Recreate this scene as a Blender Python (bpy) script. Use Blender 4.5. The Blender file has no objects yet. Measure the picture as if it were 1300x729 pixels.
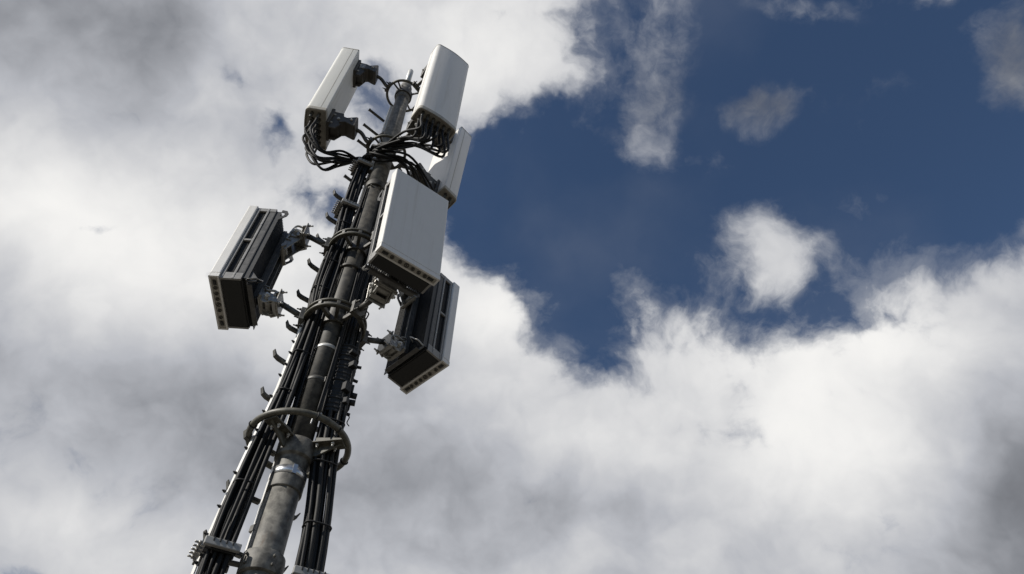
import bpy, bmesh, math, random
from mathutils import Vector, Matrix

R = math.radians
random.seed(7)
scene = bpy.context.scene
COL = scene.collection

# ------------------------------------------------------------------ camera
CAM_H = 1.6
cam_d = bpy.data.cameras.new("camera")
cam_d.sensor_width = 36.0
cam_d.lens = 965.06 / 1300.0 * 36.0
cam_d.clip_start, cam_d.clip_end = 0.05, 20000.0
cam = bpy.data.objects.new("camera", cam_d)
COL.objects.link(cam)
_R = Vector((0.99962661, -0.02134549, 0.0170589))
_U = Vector((-0.02732464, -0.78088927, 0.62407157))
_F = Vector((0.0, 0.62430467, 0.78118095))
cam.matrix_world = Matrix(((_R.x, _U.x, -_F.x, 0), (_R.y, _U.y, -_F.y, 0), (_R.z, _U.z, -_F.z, CAM_H), (0, 0, 0, 1)))
scene.camera = cam

# ------------------------------------------------------------------ sun, exposure
SUN_AZ, SUN_EL = 212.5, 34.0
sun_d = bpy.data.lights.new("sun", "SUN")
sun_d.energy = 5.0
sun_d.angle = R(0.53)
sun_d.color = (1.0, 0.95, 0.87)
sun = bpy.data.objects.new("sun", sun_d)
COL.objects.link(sun)
sdir = Vector((math.cos(R(SUN_AZ)) * math.cos(R(SUN_EL)), math.sin(R(SUN_AZ)) * math.cos(R(SUN_EL)), math.sin(R(SUN_EL))))
sun.rotation_euler = sdir.to_track_quat('Z', 'Y').to_euler()
sun.location = (-20, -8, 30)
vs = scene.view_settings
vs.view_transform, vs.look, vs.exposure, vs.gamma, vs.use_curve_mapping = 'Standard', 'None', 0.0, 1.0, False

# ------------------------------------------------------------------ sky: Nishita air with a broken cumulus layer
world = bpy.data.worlds.new("World")
scene.world = world
world.use_nodes = True
NT = world.node_tree
NT.nodes.clear()

def N(t, **kw):
    n = NT.nodes.new(t)
    for k, v in kw.items():
        setattr(n, k, v)
    return n

def setin(n, i, v):
    if hasattr(v, "links"):
        NT.links.new(v, n.inputs[i])
    else:
        n.inputs[i].default_value = v

def mth(op, a, b=None, c=None, clamp=False):
    n = N("ShaderNodeMath", operation=op, use_clamp=clamp)
    setin(n, 0, a)
    if b is not None: setin(n, 1, b)
    if c is not None: setin(n, 2, c)
    return n.outputs[0]

def vmth(op, a, b=None, out=0):
    n = N("ShaderNodeVectorMath", operation=op)
    setin(n, 0, a)
    if b is not None: setin(n, 1, b)
    return n.outputs[out]

def smooth(x, lo, hi, a=0.0, b=1.0):
    n = N("ShaderNodeMapRange", interpolation_type='SMOOTHSTEP')
    setin(n, 0, x); setin(n, 1, lo); setin(n, 2, hi); setin(n, 3, a); setin(n, 4, b)
    return n.outputs[0]

def noise(vec, scale, detail, rough, lac=2.0, out="Fac"):
    n = N("ShaderNodeTexNoise", noise_dimensions='3D')
    setin(n, "Vector", vec)
    n.inputs["Scale"].default_value = scale
    n.inputs["Detail"].default_value = detail
    n.inputs["Roughness"].default_value = rough
    n.inputs["Lacunarity"].default_value = lac
    return n.outputs[out]

direc = N("ShaderNodeTexCoord").outputs["Generated"]
sx = N("ShaderNodeSeparateXYZ"); setin(sx, 0, direc)
zz = mth('MAXIMUM', sx.outputs[2], 0.12)
cx = N("ShaderNodeCombineXYZ")
setin(cx, 0, mth('DIVIDE', sx.outputs[0], zz)); setin(cx, 1, mth('DIVIDE', sx.outputs[1], zz)); cx.inputs[2].default_value = 0.37
P = cx.outputs[0]                       # position on a flat cloud layer one unit above the ground

# cloud masses of this afternoon: (x, y, rotation, half-length, half-width, weight) on the cloud layer
BLUE = [
    (0.3515, 0.5295, -2.9711, 0.2686, 0.1895, 0.75),
    (0.0446, 0.6201, 1.4941, 0.1416, 0.1149, 0.8),
    (0.1214, 0.9123, 1.4774, 0.1517, 0.0837, 0.85),
    (0.0499, 0.7325, 1.4989, 0.0955, 0.0769, 0.45),
    (-0.0774, 0.675, 1.6006, 0.1124, 0.0498, 0.45),
    (0.6415, 0.6295, -2.82, 0.2183, 0.1489, 0.7),
    (0.6009, 0.6905, -3.008, 0.1148, 0.0675, 0.35),
    (0.4883, 0.3833, -3.0161, 0.2039, 0.1169, 0.6),
    (0.2555, 0.7335, -2.98, 0.1811, 0.1421, 0.5),
    (-0.0462, 0.623, 1.5896, 0.1135, 0.0667, 0.75),
    (0.4936, 0.8615, -3.1016, 0.1777, 0.0901, 0.5),
    (0.5486, 0.8151, -2.9089, 0.0961, 0.0672, 0.35),
    (0.7437, 0.5567, 0.8133, 0.14, 0.0893, 0.6),
    (0.3062, 0.3254, -3.1061, 0.1633, 0.0803, 0.6),
    (0.1827, 0.3919, 1.2697, 0.1221, 0.0939, 0.45),
    (0.6613, 0.3677, 0.8184, 0.1122, 0.0711, 0.5),
    (-0.0026, 0.425, 3.102, 0.0596, 0.0511, -0.4),
    (0.2671, 0.446, 0.9168, 0.0739, 0.0622, 0.3),
    (0.1966, 0.6735, 0.9131, 0.093, 0.0841, 0.35),
    (-0.3543, 0.5127, 1.9057, 0.0441, 0.0287, 0.5),
    (-0.3899, 0.4361, 3.0596, 0.0664, 0.0284, 0.4),
    (-0.6731, 0.7052, 3.0527, 0.0582, 0.0212, 0.4),
    (-0.3082, 0.6314, 2.5703, 0.0647, 0.0539, 0.45),
    (-0.2088, 0.4838, 1.8175, 0.0678, 0.0498, 0.68),
    (-0.2626, 0.6588, 1.8136, 0.0449, 0.0304, 0.5),
    (-1.1964, 1.732, 2.8132, 0.0844, 0.0493, 0.4),
    (-0.5074, 0.7841, 2.871, 0.0192, 0.0128, 0.4),
]
PUFF = [
    (0.4104, 0.7093, 1.1678, 0.1005, 0.068, 1.2),
    (0.4352, 0.7598, 0.9333, 0.0615, 0.0484, 0.3),
    (0.3823, 0.6408, -2.6605, 0.0438, 0.0357, 0.4),
    (0.3516, 0.4553, -3.1255, 0.0882, 0.0377, 0.82),
    (0.2713, 0.5002, 1.3286, 0.0569, 0.0311, -0.45),
    (0.1808, 0.5282, 1.2669, 0.065, 0.0521, 0.65),
    (0.176, 0.3812, 1.5798, 0.1174, 0.0533, 0.62),
    (0.6607, 0.3785, 1.0043, 0.1087, 0.0562, 0.8),
    (0.3574, 0.3261, -3.1362, 0.0713, 0.0252, 0.5),
    (0.7102, 0.818, -3.0763, 0.1076, 0.0516, 0.6),
    (0.2774, 0.8786, -3.0089, 0.0831, 0.0638, 0.6),
    (0.5191, 0.9071, 3.1349, 0.1528, 0.053, 0.7),
    (0.5135, 0.4273, -3.1277, 0.065, 0.0228, 0.25),
]
SHADE = [
    (-0.646, 0.3615, 2.9465, 0.2295, 0.1203, -0.3),
    (-0.4806, 0.3674, 2.9076, 0.0981, 0.061, -0.08),
    (-0.7272, 0.6448, 2.8961, 0.1689, 0.096, 0.28),
    (-0.5871, 0.7622, 2.9668, 0.2018, 0.111, 0.22),
    (-0.3975, 0.8756, 2.9126, 0.1555, 0.1067, 0.22),
    (-0.8508, 0.9875, 3.0157, 0.3293, 0.1371, -0.08),
    (-0.6253, 1.1974, 2.9223, 0.3452, 0.21, -0.22),
    (-0.2755, 1.3619, 2.5336, 0.3019, 0.2625, -0.2),
    (-0.9776, 1.5398, 2.934, 0.2277, 0.1197, 0.08),
    (-0.0088, 0.3864, 3.11, 0.1272, 0.0758, 0.26),
    (-0.1234, 0.3473, 3.0546, 0.0623, 0.0411, 0.1),
    (-0.026, 0.8622, 2.9042, 0.096, 0.0899, 0.24),
    (0.1158, 1.1433, -3.1347, 0.2012, 0.1622, 0.1),
    (0.0843, 1.4599, 3.0993, 0.2629, 0.2377, -0.14),
    (0.4048, 1.6016, -2.8277, 0.2247, 0.1943, -0.08),
    (0.6301, 1.0994, 0.8933, 0.2939, 0.2217, 0.4),
    (1.1579, 1.3531, 1.0612, 0.4597, 0.1807, -0.42),
    (0.7362, 0.8896, -3.0965, 0.1664, 0.074, 0.2),
    (1.0588, 1.6713, -2.8277, 0.238, 0.1644, -0.12),
    (0.174, 0.4487, 1.2823, 0.166, 0.1299, -0.2),
    (0.6706, 0.3891, 1.0476, 0.1455, 0.0666, -0.36),
    (0.3516, 0.4553, -3.0626, 0.0999, 0.0585, -0.32),
    (0.4142, 0.7092, 0.8898, 0.1173, 0.094, 0.04),
]

def field(rows, acc=0.0, src=None):
    for (bx, by, rot, s1, s2, w) in rows:
        m = N("ShaderNodeMapping", vector_type='TEXTURE')
        setin(m, 0, src or P)
        m.inputs["Location"].default_value = (bx, by, 0.37)
        m.inputs["Rotation"].default_value = (0, 0, rot)
        m.inputs["Scale"].default_value = (s1, s2, 1)
        d2 = vmth('DOT_PRODUCT', m.outputs[0], m.outputs[0], out="Value")
        acc = mth('MULTIPLY_ADD', mth('EXPONENT', mth('MULTIPLY', d2, -1.0)), w, acc)
    return acc

# turbulent warp, then billows
wv = noise(direc, 6.0, 5.0, 0.55, out="Color")
wv = vmth('MULTIPLY', vmth('SUBTRACT', wv, (0.5, 0.5, 0.5)), (0.11, 0.11, 0.11))
DW = vmth('ADD', direc, wv)
PW = vmth('ADD', P, vmth('MULTIPLY', wv, (1.3, 1.3, 0.0)))
n_big = mth('SUBTRACT', noise(DW, 6.5, 13.0, 0.62), 0.5)
n_soft = mth('SUBTRACT', noise(DW, 5.0, 5.0, 0.48), 0.5)
n_off = mth('SUBTRACT', noise(vmth('ADD', DW, tuple(sdir * 0.035)), 5.0, 5.0, 0.48), 0.5)
n_low = mth('SUBTRACT', noise(direc, 3.2, 3.0, 0.5), 0.5)
n_fine = mth('SUBTRACT', noise(DW, 22.0, 9.0, 0.65), 0.5)

def billow(vec):
    n = N("ShaderNodeTexVoronoi", feature='F1')
    n.normalize = True
    setin(n, "Vector", vec)
    for k_, v_ in (("Scale", 11.0), ("Detail", 2.0), ("Roughness", 0.55), ("Lacunarity", 2.3)):
        n.inputs[k_].default_value = v_
    return mth('SUBTRACT', 0.29, n.outputs["Distance"])
bil = billow(DW)

T = mth('MULTIPLY', field(BLUE, src=PW), -1.0)
T = mth('ADD', T, 1.0)
T = mth('ADD', T, smooth(sx.outputs[1], -0.35, 0.12, -0.75, 0.0))     # clear half of the sky behind the viewer
T = mth('MULTIPLY_ADD', n_big, 1.25, T)
T = mth('MULTIPLY_ADD', n_fine, 0.34, T)
T = mth('MULTIPLY_ADD', bil, 1.0, T)
veil = mth('MULTIPLY', smooth(mth('MULTIPLY_ADD', n_fine, 0.7, mth('MULTIPLY_ADD', n_soft, 0.8, T)), 0.12, 0.75), 0.24)
haze = smooth(mth('MULTIPLY_ADD', n_soft, 0.8, n_low), -0.12, 0.30, 0.0, 0.05)
cover = mth('MAXIMUM', smooth(T, 0.36, 0.82), mth('MAXIMUM', veil, haze))
G = field(PUFF, src=PW)
G2 = mth('MULTIPLY_ADD', bil, 1.1, mth('MULTIPLY_ADD', n_fine, 0.9, mth('MULTIPLY_ADD', n_big, 1.9, G)))
gate = smooth(G, 0.03, 0.50)
puff = mth('MULTIPLY', mth('MULTIPLY', smooth(G2, 0.10, 1.15), gate), 0.86)
alpha = mth('SUBTRACT', 1.0, mth('MULTIPLY', mth('SUBTRACT', 1.0, cover), mth('SUBTRACT', 1.0, puff)))
alpha = mth('MINIMUM', mth('MAXIMUM', alpha, 0.0), 1.0)

relief = mth('SUBTRACT', n_soft, n_off)
B = field(SHADE, 0.55)
B = mth('MULTIPLY_ADD', relief, 0.62, B)
B = mth('MULTIPLY_ADD', n_big, 0.24, B)
B = mth('MULTIPLY_ADD', bil, 0.26, B)
B = mth('MULTIPLY_ADD', n_low, 0.18, B)
B = mth('MULTIPLY_ADD', n_fine, 0.02, B)
B = smooth(B, -0.12, 1.02, 0.06, 0.94)

ramp = N("ShaderNodeValToRGB")
setin(ramp, 0, B)
e = ramp.color_ramp.elements
e[0].position, e[0].color = 0.0, (0.05, 0.05, 0.056, 1)
e[1].position, e[1].color = 1.0, (1.0, 0.985, 0.955, 1)
for pos, c in ((0.25, (0.23, 0.24, 0.265, 1)), (0.5, (0.475, 0.488, 0.525, 1)), (0.8, (0.79, 0.787, 0.785, 1))):
    k = e.new(pos); k.color = c
bg_c = N("ShaderNodeBackground"); setin(bg_c, 0, ramp.outputs[0]); bg_c.inputs[1].default_value = 1.0

sky = N("ShaderNodeTexSky")
sky.sky_type = 'NISHITA'
sky.sun_disc = False
sky.sun_elevation = R(SUN_EL)
sky.sun_rotation = R(90 - SUN_AZ)
sky.altitude = 500
sky.air_density, sky.dust_density, sky.ozone_density = 1.0, 0.3, 4.5
bg_s = N("ShaderNodeBackground"); setin(bg_s, 0, sky.outputs[0]); bg_s.inputs[1].default_value = 0.075
mix = N("ShaderNodeMixShader")
setin(mix, 0, alpha); NT.links.new(bg_s.outputs[0], mix.inputs[1]); NT.links.new(bg_c.outputs[0], mix.inputs[2])
NT.links.new(mix.outputs[0], N("ShaderNodeOutputWorld").inputs[0])

# ------------------------------------------------------------------ materials
def material(name, col, rough=0.5, metal=0.0, vary=0.15, scale=30.0, bump=0.0, streak=0.0, spec=0.5, dirt=None, dirt_amt=0.0, dirt_scale=6.0, zs=0.35, con=0.21, rust=0.0):
    m = bpy.data.materials.new(name); m.use_nodes = True
    nt = m.node_tree; b = nt.nodes["Principled BSDF"]
    tc = nt.nodes.new("ShaderNodeTexCoord")
    mp = nt.nodes.new("ShaderNodeMapping")
    nt.links.new(tc.outputs["Object"], mp.inputs[0])
    mp.inputs["Scale"].default_value = (1, 1, 0.12 if streak else 1)
    nz = nt.nodes.new("ShaderNodeTexNoise"); nz.inputs["Scale"].default_value = scale
    nz.inputs["Detail"].default_value = 7; nz.inputs["Roughness"].default_value = 0.6
    nt.links.new(mp.outputs[0], nz.inputs["Vector"])
    cr = nt.nodes.new("ShaderNodeValToRGB"); nt.links.new(nz.outputs["Fac"], cr.inputs[0])
    cr.color_ramp.elements[0].position, cr.color_ramp.elements[1].position = 0.51 - con, 0.51 + con
    cr.color_ramp.elements[0].color = tuple(c * (1 - vary) for c in col) + (1,)
    cr.color_ramp.elements[1].color = tuple(min(1, c * (1 + vary)) for c in col) + (1,)
    out = cr.outputs[0]
    if dirt:
        n2 = nt.nodes.new("ShaderNodeTexNoise"); n2.inputs["Scale"].default_value = dirt_scale
        n2.inputs["Detail"].default_value = 8; n2.inputs["Roughness"].default_value = 0.7
        mp2 = nt.nodes.new("ShaderNodeMapping"); mp2.inputs["Scale"].default_value = (1, 1, zs)
        nt.links.new(tc.outputs["Object"], mp2.inputs[0]); nt.links.new(mp2.outputs[0], n2.inputs["Vector"])
        mr = nt.nodes.new("ShaderNodeMapRange"); nt.links.new(n2.outputs["Fac"], mr.inputs[0])
        mr.inputs[1].default_value, mr.inputs[2].default_value, mr.inputs[4].default_value = 0.52, 0.72, dirt_amt
        mx = nt.nodes.new("ShaderNodeMix"); mx.data_type = 'RGBA'
        nt.links.new(mr.outputs[0], mx.inputs[0]); nt.links.new(out, mx.inputs[6]); mx.inputs[7].default_value = tuple(dirt) + (1,)
        out = mx.outputs[2]
    if rust:
        n3 = nt.nodes.new("ShaderNodeTexNoise"); n3.inputs["Scale"].default_value = 19
        n3.inputs["Detail"].default_value = 9; n3.inputs["Roughness"].default_value = 0.72
        mp3 = nt.nodes.new("ShaderNodeMapping"); mp3.inputs["Scale"].default_value = (1, 1, 0.22); mp3.inputs["Location"].default_value = (3, 1, 7)
        nt.links.new(tc.outputs["Object"], mp3.inputs[0]); nt.links.new(mp3.outputs[0], n3.inputs["Vector"])
        mr3 = nt.nodes.new("ShaderNodeMapRange"); nt.links.new(n3.outputs["Fac"], mr3.inputs[0])
        mr3.inputs[1].default_value, mr3.inputs[2].default_value, mr3.inputs[4].default_value = 0.60, 0.72, rust
        mx3 = nt.nodes.new("ShaderNodeMix"); mx3.data_type = 'RGBA'
        nt.links.new(mr3.outputs[0], mx3.inputs[0]); nt.links.new(out, mx3.inputs[6]); mx3.inputs[7].default_value = (0.11, 0.062, 0.03, 1)
        out = mx3.outputs[2]
    nt.links.new(out, b.inputs["Base Color"])
    b.inputs["Metallic"].default_value = metal
    b.inputs["Specular IOR Level"].default_value = spec
    rr = nt.nodes.new("ShaderNodeMapRange"); nt.links.new(nz.outputs["Fac"], rr.inputs[0])
    rr.inputs[3].default_value, rr.inputs[4].default_value = max(0.05, rough - 0.1), min(1, rough + 0.12)
    nt.links.new(rr.outputs[0], b.inputs["Roughness"])
    if bump:
        bp = nt.nodes.new("ShaderNodeBump"); bp.inputs["Strength"].default_value = bump; bp.inputs["Distance"].default_value = 0.004
        nt.links.new(nz.outputs["Fac"], bp.inputs["Height"]); nt.links.new(bp.outputs[0], b.inputs["Normal"])
    return m

M = dict(
    radome=material("radome_plastic", (0.70, 0.685, 0.655), 0.42, vary=0.02, scale=14, dirt=(0.50, 0.465, 0.40), dirt_amt=0.5, dirt_scale=22, zs=0.05),
    radome_old=material("weathered_radome", (0.60, 0.595, 0.56), 0.5, vary=0.05, scale=9, streak=1, dirt=(0.36, 0.335, 0.28), dirt_amt=0.6, dirt_scale=24, zs=0.06),
    cap=material("end_cap_plastic", (0.36, 0.34, 0.295), 0.55, vary=0.12, scale=40, dirt=(0.14, 0.12, 0.10), dirt_amt=0.6),
    frame=material("grey_housing", (0.25, 0.245, 0.235), 0.5, rust=0.25, vary=0.14, scale=30, dirt=(0.15, 0.14, 0.12), dirt_amt=0.4),
    fins=material("dark_heatsink", (0.035, 0.035, 0.034), 0.55, vary=0.15, scale=40),
    housing_dark=material("dark_grey_housing", (0.085, 0.083, 0.079), 0.5, con=.12, rust=0.3, vary=0.25, scale=30),
    under=material("dark_underside", (0.018, 0.018, 0.017), 0.7, vary=0.15, scale=50),
    pole=material("weathered_galvanised_pole", (0.135, 0.128, 0.112), 0.6, vary=0.42, scale=24, con=0.10, rust=0.7, bump=0.25, dirt=(0.035, 0.031, 0.025), dirt_amt=0.9, dirt_scale=7),
    pole_dark=material("shade_darkened_pole_section", (0.045, 0.041, 0.033), 0.6, vary=0.5, scale=24, con=0.10, rust=0.6, bump=0.25, dirt=(0.025, 0.022, 0.017), dirt_amt=0.85, dirt_scale=7),  # pole steel with the antennas' shade put into its base colour
    steel=material("dull_galvanised_steel", (0.07, 0.067, 0.058), 0.5, vary=0.4, con=0.1, rust=0.6, scale=28, bump=0.15, dirt=(0.035, 0.032, 0.026), dirt_amt=0.6),
    zinc=material("bright_zinc", (0.55, 0.545, 0.52), 0.42, metal=0.35, vary=0.12, scale=40, dirt=(0.30, 0.25, 0.18), dirt_amt=0.4),
    ring=material("olive_galvanised_tube", (0.082, 0.078, 0.06), 0.5, vary=0.35, con=0.12, rust=0.5, scale=30, bump=0.15),
    cast=material("cast_bracket", (0.30, 0.29, 0.265), 0.36, metal=0.55, vary=0.3, scale=45, bump=0.3, dirt=(0.10, 0.085, 0.065), dirt_amt=0.7, dirt_scale=14),
    darkcast=material("dark_cast_bracket", (0.055, 0.05, 0.042), 0.5, vary=0.25, scale=30, bump=0.2, dirt=(0.09, 0.065, 0.04), dirt_amt=0.5, dirt_scale=12),
    cable=material("black_cable_jacket", (0.011, 0.011, 0.0112), 0.58, vary=0.2, scale=20, spec=0.22),
    cable_old=material("dusty_cable_jacket", (0.018, 0.0175, 0.016), 0.6, vary=0.3, scale=25, spec=0.3),
    rubber=material("black_rubber", (0.012, 0.012, 0.0125), 0.7, vary=0.2, scale=40),
    pale_zinc=material("pale_zinc", (0.72, 0.71, 0.68), 0.5, vary=0.08, scale=30, dirt=(0.4, 0.36, 0.3), dirt_amt=0.5),
    strap=material("stainless_strap", (0.62, 0.62, 0.62), 0.3, metal=0.9, vary=0.1, scale=50),
    clamp=material("grey_clamp_block", (0.33, 0.325, 0.31), 0.5, vary=0.1, scale=40, dirt=(0.18, 0.17, 0.15), dirt_amt=0.5),
    concrete=material("concrete", (0.32, 0.31, 0.29), 0.9, vary=0.15, scale=10, bump=0.3),
    gravel=material("gravel_ground", (0.10, 0.092, 0.078), 0.95, vary=0.45, scale=3.0, bump=0.5),
)

# ------------------------------------------------------------------ mesh builder
class MB:
    def __init__(self):
        self.bm = bmesh.new()

    def box(self, c, s, rot=None, taper=None):
        vs_ = []
        for dz in (-.5, .5):
            for dx, dy in ((-.5, -.5), (.5, -.5), (.5, .5), (-.5, .5)):
                k = taper if (taper and dz > 0) else (1, 1)
                v = Vector((dx * s[0] * k[0], dy * s[1] * k[1], dz * s[2]))
                if rot is not None: v = rot @ v
                vs_.append(self.bm.verts.new(v + Vector(c)))
        for f in ((3, 2, 1, 0), (4, 5, 6, 7), (0, 1, 5, 4), (1, 2, 6, 5), (2, 3, 7, 6), (3, 0, 4, 7)):
            self.bm.faces.new([vs_[i] for i in f])
        return self

    def loops(self, rings, close=False, caps=True, smooth_=True):
        vr = [[self.bm.verts.new(p) for p in r] for r in rings]
        n = len(vr[0])
        m = len(vr) if close else len(vr) - 1
        for i in range(m):
            a, b = vr[i], vr[(i + 1) % len(vr)]
            for j in range(n):
                f = self.bm.faces.new((a[j], a[(j + 1) % n], b[(j + 1) % n], b[j]))
                f.smooth = smooth_
        if caps and not close:
            self.bm.faces.new(list(reversed(vr[0]))); self.bm.faces.new(vr[-1])
        return self

    def cyl(self, p0, p1, r0, r1=None, n=20):
        r1 = r0 if r1 is None else r1
        p0, p1 = Vector(p0), Vector(p1)
        q = (p1 - p0).to_track_quat('Z', 'Y')
        return self.loops([[p + q @ Vector((r * math.cos(2 * math.pi * k / n), r * math.sin(2 * math.pi * k / n), 0)) for k in range(n)] for p, r in ((p0, r0), (p1, r1))])

    def lathe(self, prof, n=32, c=(0, 0, 0)):
        c = Vector(c)
        return self.loops([[c + Vector((r * math.cos(2 * math.pi * k / n), r * math.sin(2 * math.pi * k / n), z)) for k in range(n)] for r, z in prof])

    def tube(self, pts, r, n=8, close=False):
        pts = [Vector(p) for p in pts]
        L = len(pts); rings = []
        up = None
        for i, p in enumerate(pts):
            a = pts[(i - 1) % L] if (close or i) else p
            b = pts[(i + 1) % L] if (close or i < L - 1) else p
            t = (b - a).normalized()
            if up is None:
                up = t.orthogonal().normalized()
            up = (up - t * up.dot(t)).normalized()
            s = t.cross(up)
            rr = r(i / (L - 1)) if callable(r) else r
            rings.append([p + (up * math.cos(2 * math.pi * k / n) + s * math.sin(2 * math.pi * k / n)) * rr for k in range(n)])
        return self.loops(rings, close=close)

    def prism(self, poly, a, b, axis='z'):
        def mk(p, t):
            return Vector((p[0], p[1], t)) if axis == 'z' else (Vector((t, p[0], p[1])) if axis == 'x' else Vector((p[0], t, p[1])))
        A = [self.bm.verts.new(mk(p, a)) for p in poly]; Bv = [self.bm.verts.new(mk(p, b)) for p in poly]
        n = len(poly)
        for i in range(n):
            self.bm.faces.new((A[i], A[(i + 1) % n], Bv[(i + 1) % n], Bv[i]))
        self.bm.faces.new(list(reversed(A))); self.bm.faces.new(Bv)
        return self

    def bolt(self, p, d, r=0.008, l=0.02, shank=0.0):
        p, d = Vector(p), Vector(d).normalized()
        self.cyl(p, p + d * l, r, r, 6)
        if shank: self.cyl(p + d * l, p + d * (l + shank), r * 0.55, r * 0.55, 8)
        return self

    def build(self, name, mat, parent=None, bevel=0.0, seg=2, smooth_angle=None):
        bmesh.ops.recalc_face_normals(self.bm, faces=self.bm.faces[:])
        me = bpy.data.meshes.new(name); self.bm.to_mesh(me); self.bm.free()
        me.materials.append(M[mat])
        o = bpy.data.objects.new(name, me); COL.objects.link(o)
        if parent is not None: o.parent = parent
        if bevel:
            b = o.modifiers.new("bevel", "BEVEL"); b.width = bevel; b.segments = seg; b.limit_method = 'ANGLE'; b.angle_limit = R(35)
            b.harden_normals = False
        return o

class BoltSet:
    def __init__(self):
        self.items = []
    def bolt(self, *a, **k):
        self.items.append((a, k)); return self
    def build(self, name, mat, parent=None):
        for a, k in self.items:
            MB().bolt(*a, **k).build(name, mat, parent)

def tag(o, label, cat, group=None, kind=None):
    o["label"] = label; o["category"] = cat
    if group: o["group"] = group
    if kind: o["kind"] = kind
    return o

def empty(name, mw, label, cat, group=None):
    o = bpy.data.objects.new(name, None); COL.objects.link(o)
    o.empty_display_size = 0.1
    o.matrix_world = mw
    return tag(o, label, cat, group)

def catmull(P_, per=8):
    P_ = [Vector(p) for p in P_]
    Q = [P_[0] * 2 - P_[1]] + P_ + [P_[-1] * 2 - P_[-2]]
    out = []
    for i in range(1, len(Q) - 2):
        a, b, c, d = Q[i - 1:i + 3]
        for k in range(per):
            t = k / per
            out.append(0.5 * ((2 * b) + (c - a) * t + (2 * a - 5 * b + 4 * c - d) * t * t + (3 * b - a - 3 * c + d) * t ** 3))
    out.append(P_[-1])
    return out

MX, MY = -1.046, 3.0135
def mast(az, r, z):
    """point r metres off the mast axis toward compass angle az; z above the camera's eye level"""
    return Vector((MX + r * math.cos(R(az)), MY + r * math.sin(R(az)), z + CAM_H))
def hv(az):
    return Vector((math.cos(R(az)), math.sin(R(az)), 0))
MAST0 = Matrix.Translation((MX, MY, CAM_H))      # mast-local frame, z measured from eye level

def lerp_tab(tab, z):
    for (z0, *a), (z1, *b) in zip(tab, tab[1:]):
        if z <= z1 or (z1, *b) == tab[-1]:
            t = min(1, max(0, (z - z0) / (z1 - z0)))
            return [u + (v - u) * t for u, v in zip(a, b)]

# ------------------------------------------------------------------ ground and footing
g = MB()
rings = []
for rad in (0.0, 3, 8, 20, 60, 200, 800, 3000):
    rings.append([Vector((MX + max(rad, 0.01) * math.cos(2 * math.pi * k / 48), MY + max(rad, 0.01) * math.sin(2 * math.pi * k / 48), 0)) for k in range(48)])
g.loops(rings, caps=False, smooth_=False)
go = g.build("ground", "gravel"); go["kind"] = "structure"
f = MB().box((0, 0, 0.14), (1.1, 1.1, 0.30)).build("concrete_footing", "concrete", bevel=0.015)
f.location = (MX, MY, 0)
tag(f, "square concrete block the mast is bolted to", "footing")

# ------------------------------------------------------------------ mast
mast_o = empty("antenna_mast", Matrix.Translation((MX, MY, 0.29)), "tall weathered grey steel pole carrying all the antennas", "mast")
Z0 = CAM_H - 0.29          # local z of eye level
def ml(prof):
    return [(r, z + Z0) for r, z in prof]
MB().lathe(ml([(0.078, 0.02 - Z0), (0.077, 1.76), (0.073, 2.30)])).build("lower_pole", "pole", mast_o)
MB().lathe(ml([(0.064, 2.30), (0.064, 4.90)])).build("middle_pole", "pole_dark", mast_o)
MB().lathe(ml([(0.066, 4.895), (0.066, 5.75), (0.058, 6.44)])).build("upper_pole", "pole", mast_o)
b = MB().lathe([(0.19, 0.0), (0.19, 0.025)])
for k in range(8):
    a = k * math.pi / 4
    b.bolt((0.15 * math.cos(a), 0.15 * math.sin(a), 0.025), (0, 0, 1), 0.016, 0.02, 0.03)
b.build("base_plate", "steel", mast_o, bevel=0.003)
# fat telescoping sleeve below the guard ring
MB().lathe(ml([(0.0735, 2.16), (0.083, 2.165), (0.083, 2.262), (0.075, 2.267), (0.075, 2.345), (0.094, 2.352), (0.096, 2.44), (0.088, 2.452), (0.0645, 2.456)]), 40).build("sleeve", "pole", mast_o, bevel=0.002)
s = MB()
rr = 0.0845
s.lathe(ml([(rr - .002, 2.232), (rr + .0012, 2.233), (rr + .0012, 2.275), (rr - .002, 2.276)]), 40)
s.box((rr * math.cos(R(300)), rr * math.sin(R(300)), 2.255 + Z0), (0.012, 0.02, 0.05), Matrix.Rotation(R(300), 3, 'Z'))
s.build("strap", "strap", mast_o)
s = MB().lathe(ml([(0.064, 2.86), (0.067, 2.862), (0.067, 2.885), (0.064, 2.887)]), 36)
s.box((0.069 * math.cos(R(325)), 0.069 * math.sin(R(325)), 2.873 + Z0), (0.012, 0.02, 0.035), Matrix.Rotation(R(325), 3, 'Z'))
s.build("strap", "steel", mast_o)
s = MB().lathe(ml([(0.064, 3.115), (0.0675, 3.118), (0.0675, 3.137), (0.064, 3.14)]), 36)
s.build("strap", "zinc", mast_o)
for za, zb in ((3.86, 3.885), (4.86, 4.93)):
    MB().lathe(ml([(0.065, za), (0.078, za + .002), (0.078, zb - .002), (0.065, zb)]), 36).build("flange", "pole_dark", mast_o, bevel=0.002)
cl = MB().lathe(ml([(0.078, 1.73), (0.094, 1.735), (0.096, 1.80), (0.092, 1.83), (0.078, 1.835)]), 40)
for a in (240, 312):
    for dz in (-0.02, 0.02):
        cl.bolt((0.096 * math.cos(R(a)), 0.096 * math.sin(R(a)), 1.78 + dz + Z0), (math.cos(R(a)), math.sin(R(a)), 0), 0.007, 0.012)
cl.build("clamp_collar", "pole", mast_o, bevel=0.002)
MB().lathe(ml([(0.058, 6.43), (0.066, 6.44), (0.066, 6.52), (0.05, 6.53), (0.05, 6.58), (0.058, 6.585), (0.058, 6.70), (0.046, 6.72), (0.046, 6.79), (0.022, 6.80)])).build("top_socket", "pole", mast_o, bevel=0.002)
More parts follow.
